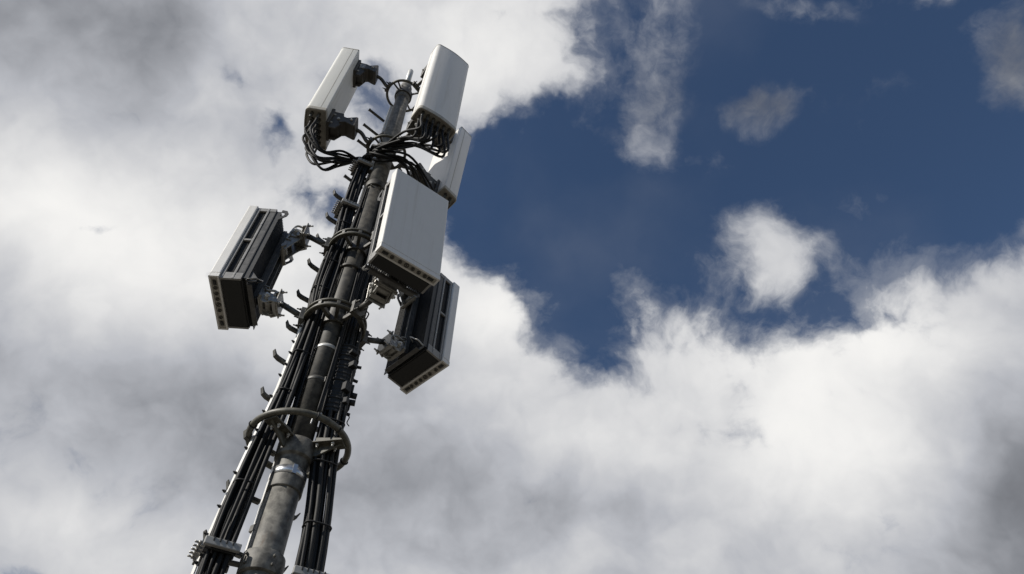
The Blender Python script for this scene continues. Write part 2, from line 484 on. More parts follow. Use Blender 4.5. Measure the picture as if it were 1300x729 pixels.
MB().lathe(ml([(0.026, 6.79), (0.026, 7.10), (0.020, 7.115), (0.010, 7.125), (0.006, 7.145)]), 18).build("lightning_rod", "zinc", mast_o)
bb = BoltSet()
for k in range(6):
    a = R(20 + 60 * k)
    bb.bolt((0.06 * math.cos(a), 0.06 * math.sin(a), 6.60 + Z0), (math.cos(a), math.sin(a), 0), 0.010, 0.018)
    bb.bolt((0.072 * math.cos(a), 0.072 * math.sin(a), 4.845 + Z0), (0, 0, -1), 0.007, 0.012)
bb.build("bolt", "steel", mast_o)

# ------------------------------------------------------------------ climbing ladder: one stile behind the pole, step irons both sides
lad = empty("climbing_ladder", MAST0, "narrow step-iron ladder with hooked rungs fixed behind the pole", "ladder")
ST = (147.0, 0.140)
sp = Vector((ST[1] * math.cos(R(ST[0])), ST[1] * math.sin(R(ST[0])), 0))
st = MB()
u, v = hv(208), hv(118)
rot = Matrix((u, v, Vector((0, 0, 1)))).transposed()
for zz0, zz1 in ((-0.6, 2.30), (2.31, 4.42), (4.43, 6.45)):
    st.box(sp + Vector((0, 0, (zz0 + zz1) / 2)) + u * .0, (0.006, 0.05, zz1 - zz0), rot)
    for sg in (-1, 1):
        st.box(sp + Vector((0, 0, (zz0 + zz1) / 2)) + v * (sg * .0225) - u * .013, (0.020, 0.005, zz1 - zz0 - 0.002), rot)
st.build("stile", "pale_zinc", lad)
z = -0.4
k = 0
while z < 6.4:
    for az in (222, 42):
        d = hv(az)
        rg = MB()
        base = sp + Vector((0, 0, z))
        if z > 5.0:
            rg.tube([base + d * .012, base + d * .168], 0.0125, 10)
            rg.cyl(base + d * .168, base + d * .178, 0.0145, n=10)
        else:
            h = Vector((0, 0, 1))
            d = hv(az + random.uniform(-5, 5)); d = (d + Vector((0, 0, random.uniform(-.05, .05)))).normalized()
            w = d.cross(h) * 0.012
            prof = [(.012, -.011), (.165, -.012), (.190, -.002), (.204, .036), (.200, .040), (.182, .014), (.165, .010), (.012, .010)]
            kx = random.uniform(.94, 1.06)
            rg.loops([[base + d * a * kx + h * b_ + w * sgn for a, b_ in prof] for sgn in (-1, 1)], smooth_=False)
        rg.build("rung", "steel", lad, bevel=0.002)
    z += 0.285
for z in (1.2, 2.02, 2.75, 3.6, 4.25, 5.1, 5.9):
    d = hv(ST[0])
    MB().box(d * 0.105 + Vector((0, 0, z)), (0.09, 0.03, 0.035), Matrix.Rotation(R(ST[0]), 3, 'Z')).build("standoff", "steel", lad, bevel=0.002)

# ------------------------------------------------------------------ guard ring on three gussets
gr = empty("guard_ring", MAST0, "large olive tube ring standing off the pole on three triangular gussets", "ring")
zr = 2.4625
MB().tube([Vector((0.246 * math.cos(2 * math.pi * k / 72), 0.246 * math.sin(2 * math.pi * k / 72), zr)) for k in range(72)], 0.017, 14, close=True).build("tube", "ring", gr)
for az in (246, 350, 118):
    d = hv(az); t = hv(az + 90)
    q = MB()
    pr = [(0.085, -0.085), (0.11, -0.09), (0.235, -0.02), (0.236, 0.012), (0.085, 0.03)]
    q.loops([[d * a + t * s_ + Vector((0, 0, zr + b_)) for a, b_ in pr] for s_ in (-0.006, 0.006)], smooth_=False)
    q.box(d * 0.165 + Vector((0, 0, zr - 0.022)), (0.15, 0.075, 0.006), Matrix.Rotation(R(az), 3, 'Z'))
    q.build("gusset", "ring", gr, bevel=0.001)
    qb = BoltSet()
    for a_ in (0.11, 0.19):
        qb.bolt(d * a_ + t * 0.02 + Vector((0, 0, zr - 0.025)), (0, 0, -1), 0.009, 0.012, 0.012)
        qb.bolt(d * a_ - t * 0.02 + Vector((0, 0, zr - 0.025)), (0, 0, -1), 0.009, 0.012, 0.012)
    qb.build("bolt", "zinc", gr)
for az in (215, 300, 30, 330):
    d = hv(az); t = hv(az + 90)
    MB().tube([d * .246 + t * -.02 + Vector((0, 0, zr)) + Vector((0, 0, 0.0195 * math.cos(a))) + d * 0.0195 * math.sin(a) + t * .02 for a in [k * math.pi / 9 for k in range(18)]], 0.0035, 6, close=True).build("cable_tie", "rubber", gr)

# ------------------------------------------------------------------ antenna mounting rings with three arms
RINGS = {}
def mounting_ring(z, rad, arms, label, style):
    o = empty("mounting_ring", MAST0 @ Matrix.Translation((0, 0, z)), label, "mounting ring", "antenna mounting rings on the pole")
    c = lambda r, zz, n=64: [Vector((r * math.cos(2 * math.pi * k / n), r * math.sin(2 * math.pi * k / n), zz)) for k in range(n)]
    if style == 'flat':
        for zz in (0.022, -0.022):
            MB().tube(c(rad - .006, zz), 0.0085, 10, close=True).build("band", "ring", o)
        pl = MB().loops([c(rad - .010, .016), c(rad - .010, -.016), c(rad - .034, -.016), c(rad - .034, .016)], close=True, smooth_=False)
        pl.build("web", "steel", o)
        spokes = [a for a, *_ in arms] + [250, 285, 110, 70]
    else:
        MB().tube(c(rad, 0.0), 0.012, 10, close=True).build("band", "ring", o)
        spokes = [a + 25 for a, *_ in arms] + [255]
    for a in spokes:
        d = hv(a)
        MB().box(d * (rad + 0.066) / 2, (rad - 0.066, 0.022 if style == 'flat' else 0.012, 0.03 if style == 'flat' else 0.02), Matrix.Rotation(R(a), 3, 'Z')).build("spoke", "steel", o, bevel=0.002)
    MB().loops([c(.0672, .04, 36), c(.0672, -.04, 36), c(.078, -.04, 36), c(.078, .04, 36)], close=True, smooth_=False).build("collar", "steel", o, bevel=0.002)
    for a, r_end, dz, bend in arms:
        d = hv(a); t = hv(a + 90)
        ar = MB()
        if bend:
            pts = catmull([d * (rad - .01), d * (rad + .03) + Vector((0, 0, .005)), d * (rad + .075) + Vector((0, 0, dz * .75)), d * (rad + .105) + Vector((0, 0, dz)), d * r_end + Vector((0, 0, dz))], 5)
            ar.tube(pts, 0.016, 10)
        else:
            ar.cyl(d * (rad - .012), d * r_end + Vector((0, 0, dz)), 0.018, n=16)
        ar.build("arm", "steel", o)
        p = MB().box(d * (rad + .005), (0.03, 0.09, 0.10 if style == 'flat' else 0.05), Matrix.Rotation(R(a), 3, 'Z'))
        for sg in (-1, 1):
            for zz in ((-.035, .035) if style == 'flat' else (0,)):
                p.bolt(d * (rad + .02) + t * sg * .034 + Vector((0, 0, zz)), d, 0.008, 0.012, 0.016)
        p.build("arm_clamp", "steel", o, bevel=0.002)
    return o
mounting_ring(3.365, 0.186, [(194, .335, .085, 0), (322, .33, .03, 0), (38, .335, .085, 0)], "double-banded ring clamp carrying the lower arms of the square grey-sided antenna units", 'flat')
mounting_ring(4.085, 0.186, [(194, .335, .07, 0), (322, .33, .05, 0), (38, .335, .07, 0)], "double-banded ring clamp carrying the upper arms of the square grey-sided antenna units", 'flat')
mounting_ring(6.54, 0.150, [(212, .31, .075, 1), (322, .30, .03, 1), (45, .30, .05, 1)], "thin round ring at the very top just below the lightning rod", 'thin')
mounting_ring(5.47, 0.150, [(212, .31, .085, 1), (322, .30, .05, 1), (45, .30, .06, 1)], "thin round ring in the cable tangle below the tall panel antennas", 'thin')

# ------------------------------------------------------------------ frames for tilted units
def unit_matrix(az, tilt, roll, r, s, zb):
    n = Vector((math.cos(az), math.sin(az), 0)); t = Vector((-math.sin(az), math.cos(az), 0)); zv = Vector((0, 0, 1))
    n2 = n * math.cos(tilt) - zv * math.sin(tilt); z2 = zv * math.cos(tilt) + n * math.sin(tilt)
    t2 = t * math.cos(roll) + z2 * math.sin(roll); z3 = z2 * math.cos(roll) - t * math.sin(roll)
    o = Vector((MX, MY, CAM_H + zb)) + n * r + t * s
    m = Matrix.Identity(4)
    for i, c in enumerate((t2, -n2, z3, o)):
        for j in range(3): m[j][i] = c[j]
    return m                          # local x: to the right seen from in front, y: back toward the mast, z: up

def rrect(x0, x1, y0, y1, r, n=5):
    out = []
    for cx_, cy_, a0 in ((x1 - r, y1 - r, 0), (x0 + r, y1 - r, 90), (x0 + r, y0 + r, 180), (x1 - r, y0 + r, 270)):
        for k in range(n + 1):
            a = R(a0 + 90 * k / n)
            out.append((cx_ + r * math.cos(a), cy_ + r * math.sin(a)))
    return out

# ------------------------------------------------------------------ the three active antenna units
def antenna_unit(mtx, W, H, D, label, arm_lo, arm_hi, near):
    o = empty("antenna_unit", mtx, label, "antenna", "square active antenna units at mid-height")
    w = W / 2; yf = -D; yr = -D + 0.062; fd = 0.026
    # white front cover and its bottom cap
    MB().prism(rrect(-w, w, yf, yr, .008, 3), 0.036, H).build("front_cover", "radome", o, bevel=0.003)
    e_ = MB()
    for x0, x1, y0, y1 in ((-w, w, yf, yf + .012), (-w, w, yr - .012, yr), (-w, -w + .012, yf + .012, yr - .012), (w - .012, w, yf + .012, yr - .012)):
        e_.box(((x0 + x1) / 2, (y0 + y1) / 2, .0165), (x1 - x0, y1 - y0, .034))
    e_.box((0, (yf + yr) / 2, .026), (W - .02, .05, .012))
    ec = e_.build("bottom_cap", "radome", o, bevel=0.0015)
    MB().box((0, (yf + yr) / 2, .009), (W - .026, .036, .012)).build("connector_plate", "cap", o)
    yc = (yf + yr) / 2
    xs = [-.150, -.105, -.052, -.010, .032, .073, .114, .152]
    for i, x in enumerate(xs):
        c = MB()
        if i in (0, 7):
            c.box((x, yc, .004), (.036, .020, .010)); c.box((x, yc, -.002), (.022, .010, .008))
        else:
            rr_ = .0118 if i != 3 else .0145
            c.loops([[Vector((x + r_ * math.cos(2 * math.pi * k / 18), yc + r_ * math.sin(2 * math.pi * k / 18), z_)) for k in range(18)] for r_, z_ in ((rr_, .006), (rr_, -.004), (rr_ - .003, -.005), (rr_ - .004, .004))], caps=True)
            c.cyl((x, yc, .004), (x, yc, -.002), .004, n=8)
        c.build("connector", "fins" if i in (0, 7) else "darkcast", o)
    # housing: open side frames with ribs, dark core
    y0, y1 = yr + .002, -.034
    core = MB().box((0, (y0 + y1) / 2, H / 2), (W - .075, y1 - y0 - .004, H - .03))
    core.build("core", "fins", o)
    MB().box((0, (y0 + y1) / 2, .012), (W - .034, y1 - y0 - .012, .012)).build("bottom_plate", "under", o)
    hx = w - .011
    for sg in (-1, 1):
        sf = MB()
        X = sg * (hx - .0075)
        tk = .015
        yl = y1 - y0
        for ya, yb in ((y0, y0 + .016), (y0 + .066, y0 + .079)):
            sf.box((X, (ya + yb) / 2, H / 2), (tk, yb - ya, H - .012))
        sf.box((X - sg * .001, (y0 + y1) / 2, .034), (tk - .002, yl - .002, .062))
        sf.box((X - sg * .001, (y0 + y1) / 2, H - .022), (tk - .002, yl - .002, .036))
        sf.box((X - sg * .001, y0 + .041, H * .52), (tk - .002, .046, .018))
        sf.build("side_frame", "frame", o, bevel=0.0015)
        MB().box((sg * (hx - .010), (y0 + .081 + y1) / 2, H / 2 + .01), (.010, y1 - y0 - .086, H - .10)).build("side_panel", "housing_dark", o, bevel=0.002)
        vp = MB()
        for kk in range(9):
            vp.box((sg * (hx - .020), y0 + .020 + kk * .0052, H / 2), (.006, .0022, H - .08))
        vp.build("side_ribs", "fins", o)
    cross = MB().box((0, (y0 + y1) / 2, H - .012), (W - .058, y1 - y0 - .004, .012))
    cross.build("top_plate", "frame", o, bevel=0.002)
    for sg in (-1, 1):
        for zz in (.05, H * .25, H * .75, H - .03):
            MB().bolt((sg * (hx - .001), y0 + .0725, zz), (sg, 0, 0), .0045, .003).build("screw", "zinc", o)
    # heatsink fins on the back
    hs = MB()
    nf = 30
    for k in range(nf):
        x = -w + .022 + (W - .044) * k / (nf - 1)
        if abs(x) > .034 or True:
            hs.box((x, -.0165, H / 2), (.0028, .033, H - .05))
    hs.box((0, -.0345, H / 2), (W - .03, .004, H - .028))
    hs.build("heatsink", "fins", o)
    rail = MB()
    rail.box((0, .012, H / 2), (.075, .022, H - .06))
    for sg in (-1, 1):
        rail.box((sg * .032, .034, H / 2), (.008, .024, H - .10))
    rail.build("back_rail", "housing_dark", o, bevel=0.002)
    lip = MB().box((0, -.004, .012), (W - .03, .004, .022)).box((0, .010, .002), (W - .10, .028, .004))
    lip.build("rear_lip", "housing_dark", o)
    # wire handles, one at each end of the back, and lifting lugs
    for sg, zc, dz in ((near, .03, .085),):
        pts = [(sg * (w - .022), -.002, zc - .01), (sg * (w - .024), .040, zc + .004), (sg * (w - .040), .055, zc + .016), (sg * (w - .10), .050, zc + dz), (sg * (w - .125), .004, zc + dz + .01)]
        MB().tube(catmull(pts, 5), .0045, 8).build("handle", "zinc" if near < 0 else "cast", o)
    if near > 0:
        MB().prism([(0, .004), (.046, .012), (.050, .040), (.0, .115)], w - .034, w - .028, 'x').build("gusset_plate", "housing_dark", o)
    for sg in (-1, 1):
        lug = MB().prism([(0, H - .13), (.045, H - .075), (.05, H - .045), (.035, H - .012), (.0, H - .004), (0, H - .03), (.018, H - .035), (.028, H - .055), (.022, H - .075), (0, H - .09)], sg * (w - .020) - .003, sg * (w - .020) + .003, 'x')
        lug.build("lifting_lug", "fins", o)
    # brackets: hinge yoke on the rail, two cheek plates, clamp plate on the arm
    inv = mtx.inverted()
    for arm, big in ((arm_lo, False), (arm_hi, True)):
        q = inv @ arm
        bx_, by_, bz_ = q
        base_z = min(max(bz_, .055), H - .12) if not big else bz_ - .13
        b_ = MB()
        b_.box((0, .050, base_z), (.125, .010, .105))
        L = by_ - .055
        for sg in (-1, 1):
            x_ = sg * .040
            pr = [(.054, base_z - .045), (.054, base_z + (.10 if big else .045)), (.054 + L * .45, bz_ + .050), (by_ - .012, bz_ + .034), (by_ - .012, bz_ - .030), (.054 + L * .5, (bz_ - .052) if not big else base_z + .02), (.054 + L * .2, base_z - .06)]
            b_.prism(pr, x_ + bx_ * .5 - .004, x_ + bx_ * .5 + .004, 'x')
            pr2 = [(y_ * 1.0, z_ * .0 + zc_) for y_, z_, zc_ in ()]
        b_.box((bx_ * .5, .054 + L * .5, bz_), (.078, L * .5, .012), Matrix.Rotation(.35, 3, 'X'))
        b_.box((bx_ * .7, .054 + L * .62, bz_ + .026), (.076, L * .34, .010), Matrix.Rotation(-.5, 3, 'X'))
        b_.cyl((bx_ * .5 - .062, .054 + L * .42, bz_), (bx_ * .5 + .062, .054 + L * .42, bz_), .021, n=14)
        b_.cyl((bx_ * .5 - .056, .066, base_z - .02), (bx_ * .5 + .056, .066, base_z - .02), .017, n=14)
        for sg in (-1, 1):
            xs_ = bx_ * .5 + sg * .050
            b_.cyl((xs_ - .004, .054 + L * .42, bz_), (xs_ + .004, .054 + L * .42, bz_), .046, n=18)
            b_.tube(catmull([(xs_, .064, base_z + .05), (xs_ + sg * .012, .054 + L * .3, bz_ + .058), (xs_ + sg * .008, .054 + L * .65, bz_ + .060), (xs_, by_ - .02, bz_ + .040)], 4), .008, 8)
            b_.box((xs_ + sg * .006, .054 + L * .7, bz_ - .020), (.012, L * .45, .040), Matrix.Rotation(sg * .18, 3, 'Z') @ Matrix.Rotation(.3, 3, 'X'))
        b_.box((bx_ * .3, .062, base_z - .045), (.155, .016, .022), Matrix.Rotation(.25, 3, 'X'))
        b_.box((bx_ * .3, .075, base_z + .052), (.135, .040, .008), Matrix.Rotation(-.4, 3, 'X'))
        b_.build("bracket", "cast", o, bevel=0.003)
        c_ = MB()
        c_.box((bx_, by_ - .008, bz_), (.125, .009, .135))
        c_.box((bx_, by_ - .030, bz_ + .042), (.105, .03, .012), Matrix.Rotation(.5, 3, 'X'))
        c_.box((bx_, by_ - .030, bz_ - .042), (.105, .03, .012), Matrix.Rotation(-.5, 3, 'X'))
        c_.build("clamp_plate", "cast", o, bevel=0.003)
        bt = BoltSet()
        for sx_ in (-1, 1):
            for sz_ in (-1, 1):
                bt.bolt((bx_ + sx_ * .047, by_ - .003, bz_ + sz_ * .052), (0, 1, 0), .010, .011, .020)
                bt.bolt((sx_ * .050, .056, base_z + sz_ * .040), (0, 1, 0), .009, .010, .004)
            bt.bolt((bx_ * .5 + sx_ * .062, .054 + L * .42, bz_), (sx_, 0, 0), .016, .014, .010)
            bt.bolt((bx_ * .5 + sx_ * .046, .054 + L * .72, bz_ - .012), (sx_, 0, 0), .011, .012, .006)
            bt.bolt((bx_ * .5 + sx_ * .046, .054 + L * .68, bz_ + .028), (sx_, 0, 0), .009, .012, .006)
        bt.build("bolt", "zinc", o)
    return o

UNITS = {
    'left':  (3.1948, 0.0047, 0.0589, 0.5111, 0.0391, 3.4434),
    'front': (-0.904, 0.0397, 0.0477, 0.4758, 0.0889, 3.3804),
    'right': (0.8254, 0.0419, -0.0267, 0.5079, -0.0417, 3.4279)}
DIM = {'left': (.4024, .8282, .2211), 'front': (.3968, .7624, .1907), 'right': (.3902, .8497, .2166)}
antenna_unit(unit_matrix(*UNITS['left']), *DIM['left'], "boxy antenna unit turned edge-on, out in the cloud at the left of the pole", mast(194, .335, 3.45), mast(194, .335, 4.155), 1)
antenna_unit(unit_matrix(*UNITS['front']), *DIM['front'], "boxy antenna unit showing its whole square white front", mast(322, .33, 3.395), mast(322, .33, 4.135), -1)
antenna_unit(unit_matrix(*UNITS['right']), *DIM['right'], "boxy antenna unit seen from its dark back, half behind the square white front one", mast(38, .335, 3.45), mast(38, .335, 4.155), -1)

# ------------------------------------------------------------------ the three tall panel antennas
def panel_antenna(mtx, W, H, D, label, arm_lo, arm_hi, mat):
    o = empty("panel_antenna", mtx, label, "antenna", "tall panel antennas at the mast top")
    w = W / 2
    def sec(ins=0.0, bulge=0.012):
        pts = []
        x0, x1, ya, yb, r = -w + ins, w - ins, -D + ins, -ins, .034
        for cx_, cy_, a0, r_ in ((x1 - .008, yb - .008, 0, .008), (x0 + .008, yb - .008, 90, .008), (x0 + r, ya + r, 180, r), (x1 - r, ya + r, 270, r)):
            n_ = 7 if r_ > .01 else 3
            for k in range(n_ + 1):
                a = R(a0 + 90 * k / n_)
                pts.append((cx_ + r_ * math.cos(a), cy_ + r_ * math.sin(a)))
            if a0 == 180:
                for k in range(1, 8):
                    t_ = k / 8
                    pts.append((x0 + r + (x1 - x0 - 2 * r) * t_, ya - bulge * math.sin(math.pi * t_)))
        return pts
    s_ = sec()
    def at(z_, k=1.0, yk=0.0):
        return [Vector((x * k, (y + D / 2) * k - D / 2 + yk, z_)) for x, y in s_]
    body = MB().loops([at(.026), at(H - .022), at(H - .012, .988), at(H - .004, .955), at(H, .90)], smooth_=True)
    ob = body.build("radome", mat, o)
    for p in ob.data.polygons:
        p.use_smooth = True
    for ed in ob.data.edges: pass
    m_ = ob.modifiers.new("split", "EDGE_SPLIT"); m_.split_angle = R(38)
    # dark seam between front shell and back tray on both sides
    for sg in (-1, 1):
        MB().box((sg * (w - .0005), -.052, H / 2 + .01), (.0026, .005, H - .05)).build("seam", "cap", o)
    # top rim and bottom end cap with recessed connector field
    MB().loops([at(H - .030, 1.006), at(H - .022, 1.010), at(H - .016, 1.002)], smooth_=False, caps=False).build("top_rim", "cap", o)
    MB().loops([at(.040, 1.002), at(.030, 1.012), at(.0, 1.012), at(-.004, 1.0), at(-.004, .93), at(.020, .925)], smooth_=False, caps=True).build("end_cap", "cap", o, bevel=.001)
    plug = []
    for i in range(6):
        for j in range(2):
            x = -w + .050 + (W - .10) * i / 5; y = -D * (.36 + .34 * j)
            c = MB().cyl((x, y, .02), (x, y, -.012), .014, n=14).cyl((x, y, -.012), (x, y, -.055), .0105, n=12)
            c.cyl((x, y, -.02), (x, y, -.034), .0135, n=6)
            c.build("connector", "steel", o)
            plug.append(mtx @ Vector((x, y, -.05)))
    inv = mtx.inverted()
    for arm, top in ((arm_lo, False), (arm_hi, True)):
        bx_, by_, bz_ = inv @ arm
        zc = .10 if not top else H - .15
        b_ = MB()
        b_.box((bx_ * .4, .012, zc), (.17, .024, .24))
        L = by_ - .024
        for sg in (-1, 1):
            x_ = bx_ * .5 + sg * .052
            pr = [(.022, zc - .14), (.022, zc + .12), (.022 + L * .42, zc + .11), (.022 + L * .52, bz_ + .045), (.022 + L * .52, bz_ - .05), (.022 + L * .30, zc - .15)]
            b_.prism(pr, x_ - .006, x_ + .006, 'x')
        b_.box((bx_ * .5, .022 + L * .22, zc - .015), (.092, L * .40, .17))
        b_.build("bracket", "darkcast", o, bevel=.004)
        if top:
            MB().box((bx_ * .5 + .0605, .022 + L * .22, zc + .045), (.004, L * .36, .085)).build("tilt_plate", "clamp", o, bevel=.002)
        c_ = MB()
        pr = [(.022 + L * .40, bz_ + .06), (.022 + L * .66, bz_ + .036), (by_ + .01, bz_ + .074), (by_ + .024, bz_ + .066), (by_ + .024, bz_ - .07), (by_ + .01, bz_ - .078), (.022 + L * .66, bz_ - .034), (.022 + L * .40, bz_ - .055)]
        c_.prism(pr, bx_ - .066, bx_ + .066, 'x')
        c_.build("pipe_clamp", "darkcast", o, bevel=.004)
        bt = BoltSet()
        for sx_ in (-1, 1):
            bt.bolt((bx_ * .5 + sx_ * .058, .022 + L * .30, zc), (sx_, 0, 0), .013, .010, .006)
            bt.bolt((bx_ + sx_ * .066, by_ - .02, bz_), (sx_, 0, 0), .010, .010, .006)
            for sz_ in (-1, 1):
                bt.bolt((bx_ * .4 + sx_ * .060, .024, zc + sz_ * .066), (0, 1, 0), .009, .010, .008)
        bt.build("bolt", "zinc", o)
    return plug

PAN = {
    'left':  ((3.2759, -0.0312, -0.0006, 0.4851, 0.1125, 5.4749), (.3557, 1.2771, .1635)),
    'front': ((-0.9471, 0.0208, -0.0109, 0.4574, 0.1363, 5.2965), (.3384, 1.2515, .1337)),
    'right': ((0.8286, 0.0745, -0.0117, 0.4999, -0.0079, 5.3605), (.3509, 1.2656, .1577))}
plug_l = panel_antenna(unit_matrix(*PAN['left'][0]), *PAN['left'][1], "tall panel antenna at upper left, weathered and seen edge-on with dark brackets", mast(212, .31, 5.555), mast(212, .31, 6.615), "radome_old")
plug_f = panel_antenna(unit_matrix(*PAN['front'][0]), *PAN['front'][1], "tall panel antenna highest in the photo, its smooth white front turned to the viewer", mast(322, .30, 5.52), mast(322, .30, 6.57), "radome")
plug_r = panel_antenna(unit_matrix(*PAN['right'][0]), *PAN['right'][1], "tall panel antenna with brightly sunlit back against the blue sky", mast(45, .30, 5.53), mast(45, .30, 6.59), "radome")

# ------------------------------------------------------------------ left cable run
UD, VD = hv(25), hv(118)
#          z    az    r     su    sv
LEFT = [(-1.5, 200, .205, .028, .036), (1.0, 200, .205, .028, .036), (1.80, 200, .195, .027, .036), (2.1, 200, .190, .0235, .029), (2.46, 199, .158, .022, .030), (2.8, 198, .136, .020, .026),
        (3.37, 197, .124, .020, .022), (3.75, 195, .150, .025, .028), (4.09, 193, .126, .020, .022), (4.55, 188, .150, .021, .028), (5.2, 185, .145, .020, .026)]
def left_slot(i, j, z, jit=(0, 0)):
    az, r, su, sv = lerp_tab(LEFT, z)
    return Vector((MX, MY, CAM_H + z)) + hv(az) * r + UD * ((i - 1.5) * su + jit[0] * su) + VD * ((j - 1.5) * sv + jit[1] * sv)

def cable(name, pts, r, label, cat, group, mat="cable", per=6, n=8):
    if mat == "cable" and random.random() < .28: mat = "cable_old"
    o = MB().tube(catmull(pts, per), r, n).build(name, mat)
    return tag(o, label, cat, group)

tops = []
for i in range(4):
    for j in range(4):
        pts = []
        z = -1.5
        ph = random.uniform(0, 6)
        while z < 5.2:
            jit = (.40 * math.sin(ph + z * 2.9), .40 * math.cos(ph * 1.7 + z * 2.3))
            if abs(z - 1.80) < .15: jit = (0, 0)
            pts.append(left_slot(i, j, z, jit))
            z += .27
        end = left_slot(i, j, 5.2)
        pts.append(end)
        tops.append((i, j, end))
        rad = random.choice((.0085, .0105, .0118, .0128))
        cable("feeder_cable", pts, rad, "black feeder cable in the thick bundle strapped left of the pole", "cable", "feeder cables in the left bundle", per=3)

# galvanised tray rail along the sunny side of that bundle
tr = empty("cable_tray_rail", MAST0, "pale perforated steel rail along the outer edge of the left cable bundle", "rail")
zs = [-1.2, 1.0, 1.6, 1.82, 2.3, 2.8, 3.37]
def rail_pt(z):
    az, r, su, sv = lerp_tab(LEFT, z)
    return hv(az) * r - UD * (su * 1.5 + .022) + VD * (sv * .8) + Vector((0, 0, z))
RT, RN = hv(142), hv(232)
rl = MB()
rl.loops([[rail_pt(z) + RT * a + RN * b_ for a, b_ in ((-.011, -.003), (.011, -.003), (.011, .003), (-.011, .003))] for z in zs], smooth_=False)
rl.build("strip", "pale_zinc", tr)
z = 1.0
while z < 3.3:
    MB().bolt(rail_pt(z) + RN * .003 + RT * random.choice((-.008, .006)), RN, .0075, .010, .008).build("bolt", "rubber", tr)
    z += random.uniform(.07, .16)

def cable_clamp(z, label, nb, place, su, sv, nx=4, ny=4, bolts_side=-1):
    c0 = place(z)
    mw = MAST0 @ Matrix.Translation(c0)
    o = empty("cable_clamp", mw, label, "cable clamp", "cable clamps along the bundles")
    rot_ = Matrix((UD, VD, Vector((0, 0, 1)))).transposed()
    hx_, hy_ = su * nx / 2 + .012, sv * ny / 2 + .006
    for j in range(ny + 1):
        y = (j - ny / 2) * sv
        MB().box(VD * y, (hx_ * 2, .010, .045), rot_).build("separator", "rubber", o, bevel=.002)
    fr = -hy_ - .004
    fb = MB().box(VD * (fr - .010), (hx_ * 2 + .02, .022, .036), rot_)
    for i in range(nx - 1):
        pass
    fo = fb.build("front_block", "clamp", o, bevel=.004)
    sl = MB()
    for i in range(nx):
        x = (i - (nx - 1) / 2) * su
        sl.box(VD * (fr - .0225) + UD * x + Vector((0, 0, .010)), (.006, .004, .018), rot_)
    sl.build("slots", "under", o)
    MB().box(VD * (-fr + .012), (hx_ * 2 + .02, .016, .03), rot_).build("rear_bar", "steel", o, bevel=.002)
    for k in range(nb):
        y = -hy_ + (k + .5) * 2 * hy_ / nb
        p_ = UD * (bolts_side * (hx_ + .0)) + VD * y
        bs = MB().box(p_, (.03, .012, .026), rot_)
        bs.bolt(p_ + UD * bolts_side * .014, UD * bolts_side, .009, .012, .016)
        bs.build("bolt", "cast", o)
    # strut back to the pole
    d = Vector((-c0.x, -c0.y, 0)); L = d.length; dn = d.normalized()
    a_ = math.atan2(dn.y, dn.x)
    MB().box(dn * (L - .078 + hx_) / 2 + dn * .0 + Vector((0, 0, -.022)), (L - .085 + hx_, .035, .010), Matrix.Rotation(a_, 3, 'Z')).build("strut", "steel", o, bevel=.002)
    return o
def lc(z):
    az, r, su, sv = lerp_tab(LEFT, z)
    return hv(az) * r + Vector((0, 0, z))
cable_clamp(1.80, "broad grey comb clamp with a row of bolts, lowest on the left cable bundle", 5, lc, .027, .036)
cable_clamp(4.56, "dark comb clamp with stacked bolts on the left bundle above the upper ring", 7, lc, .021, .028)
cable_clamp(5.17, "small comb clamp at the very top of the left bundle where the jumpers spread", 6, lc, .020, .026)

# ------------------------------------------------------------------ right cable run
RIGHT = [(-1.5, 4, .225, .024), (1.0, 4, .225, .024), (1.74, 4, .208, .0245), (1.95, 4, .196, .022), (2.12, 6, .178, .0215), (2.3, 8, .150, .0215), (2.8, 12, .128, .021), (3.37, 12, .122, .019), (4.09, 10, .122, .019), (4.9, 8, .10, .016)]
def right_slot(i, j, z, jit=(0, 0)):
    az, r, s_ = lerp_tab(RIGHT, z)
    return Vector((MX, MY, CAM_H + z)) + hv(az) * r + hv(20) * ((i - 2.0) * s_ + jit[0] * s_) + hv(110) * ((j - 1) * s_ + jit[1] * s_)
for i in range(5):
    for j in range(3):
        pts = []; z = -1.5; ph = random.uniform(0, 6)
        zt = 4.9 if (i + j) % 2 else 3.9
        while z <= zt:
            jit = (.42 * math.sin(ph + z * 2.7), .42 * math.cos(ph * 1.3 + z * 2.5))
            pts.append(right_slot(i, j, z, jit)); z += .3
        cable("feeder_cable", pts, random.choice((.0085, .0105, .012, .0135)), "black feeder cable in the bundle tied right of the pole", "cable", "feeder cables in the right bundle", per=3)
def rc(z):
    az, r, s_ = lerp_tab(RIGHT, z)
    return hv(az) * r + Vector((0, 0, z))
cable_clamp(1.74, "short grey comb clamp, the only one on the right cable bundle", 3, rc, .0245, .0245, 5, 3, 1)

# thin fibre and power cables strapped straight onto the pole
for k in range(9):
    a0 = (206, 214, 222, 231, 330, 338, 346, 354, 322)[k]
    z0, z1 = (2.50, 4.85) if k < 4 else (2.62, 4.0)
    pts = []; z = z0; ph = random.uniform(0, 6)
    while z <= z1:
        pts.append(mast(a0 + 6 * math.sin(ph + z * 1.9), .078 + .006 * (k % 2) + .008 * math.sin(ph + z * 2.4), z)); z += .18
    cable("fibre_cable", pts, (.0065, .0085, .0055)[k % 3], "thin black cable strapped directly to the pole between the ring clamps", "cable", "thin cables strapped to the pole", per=3)

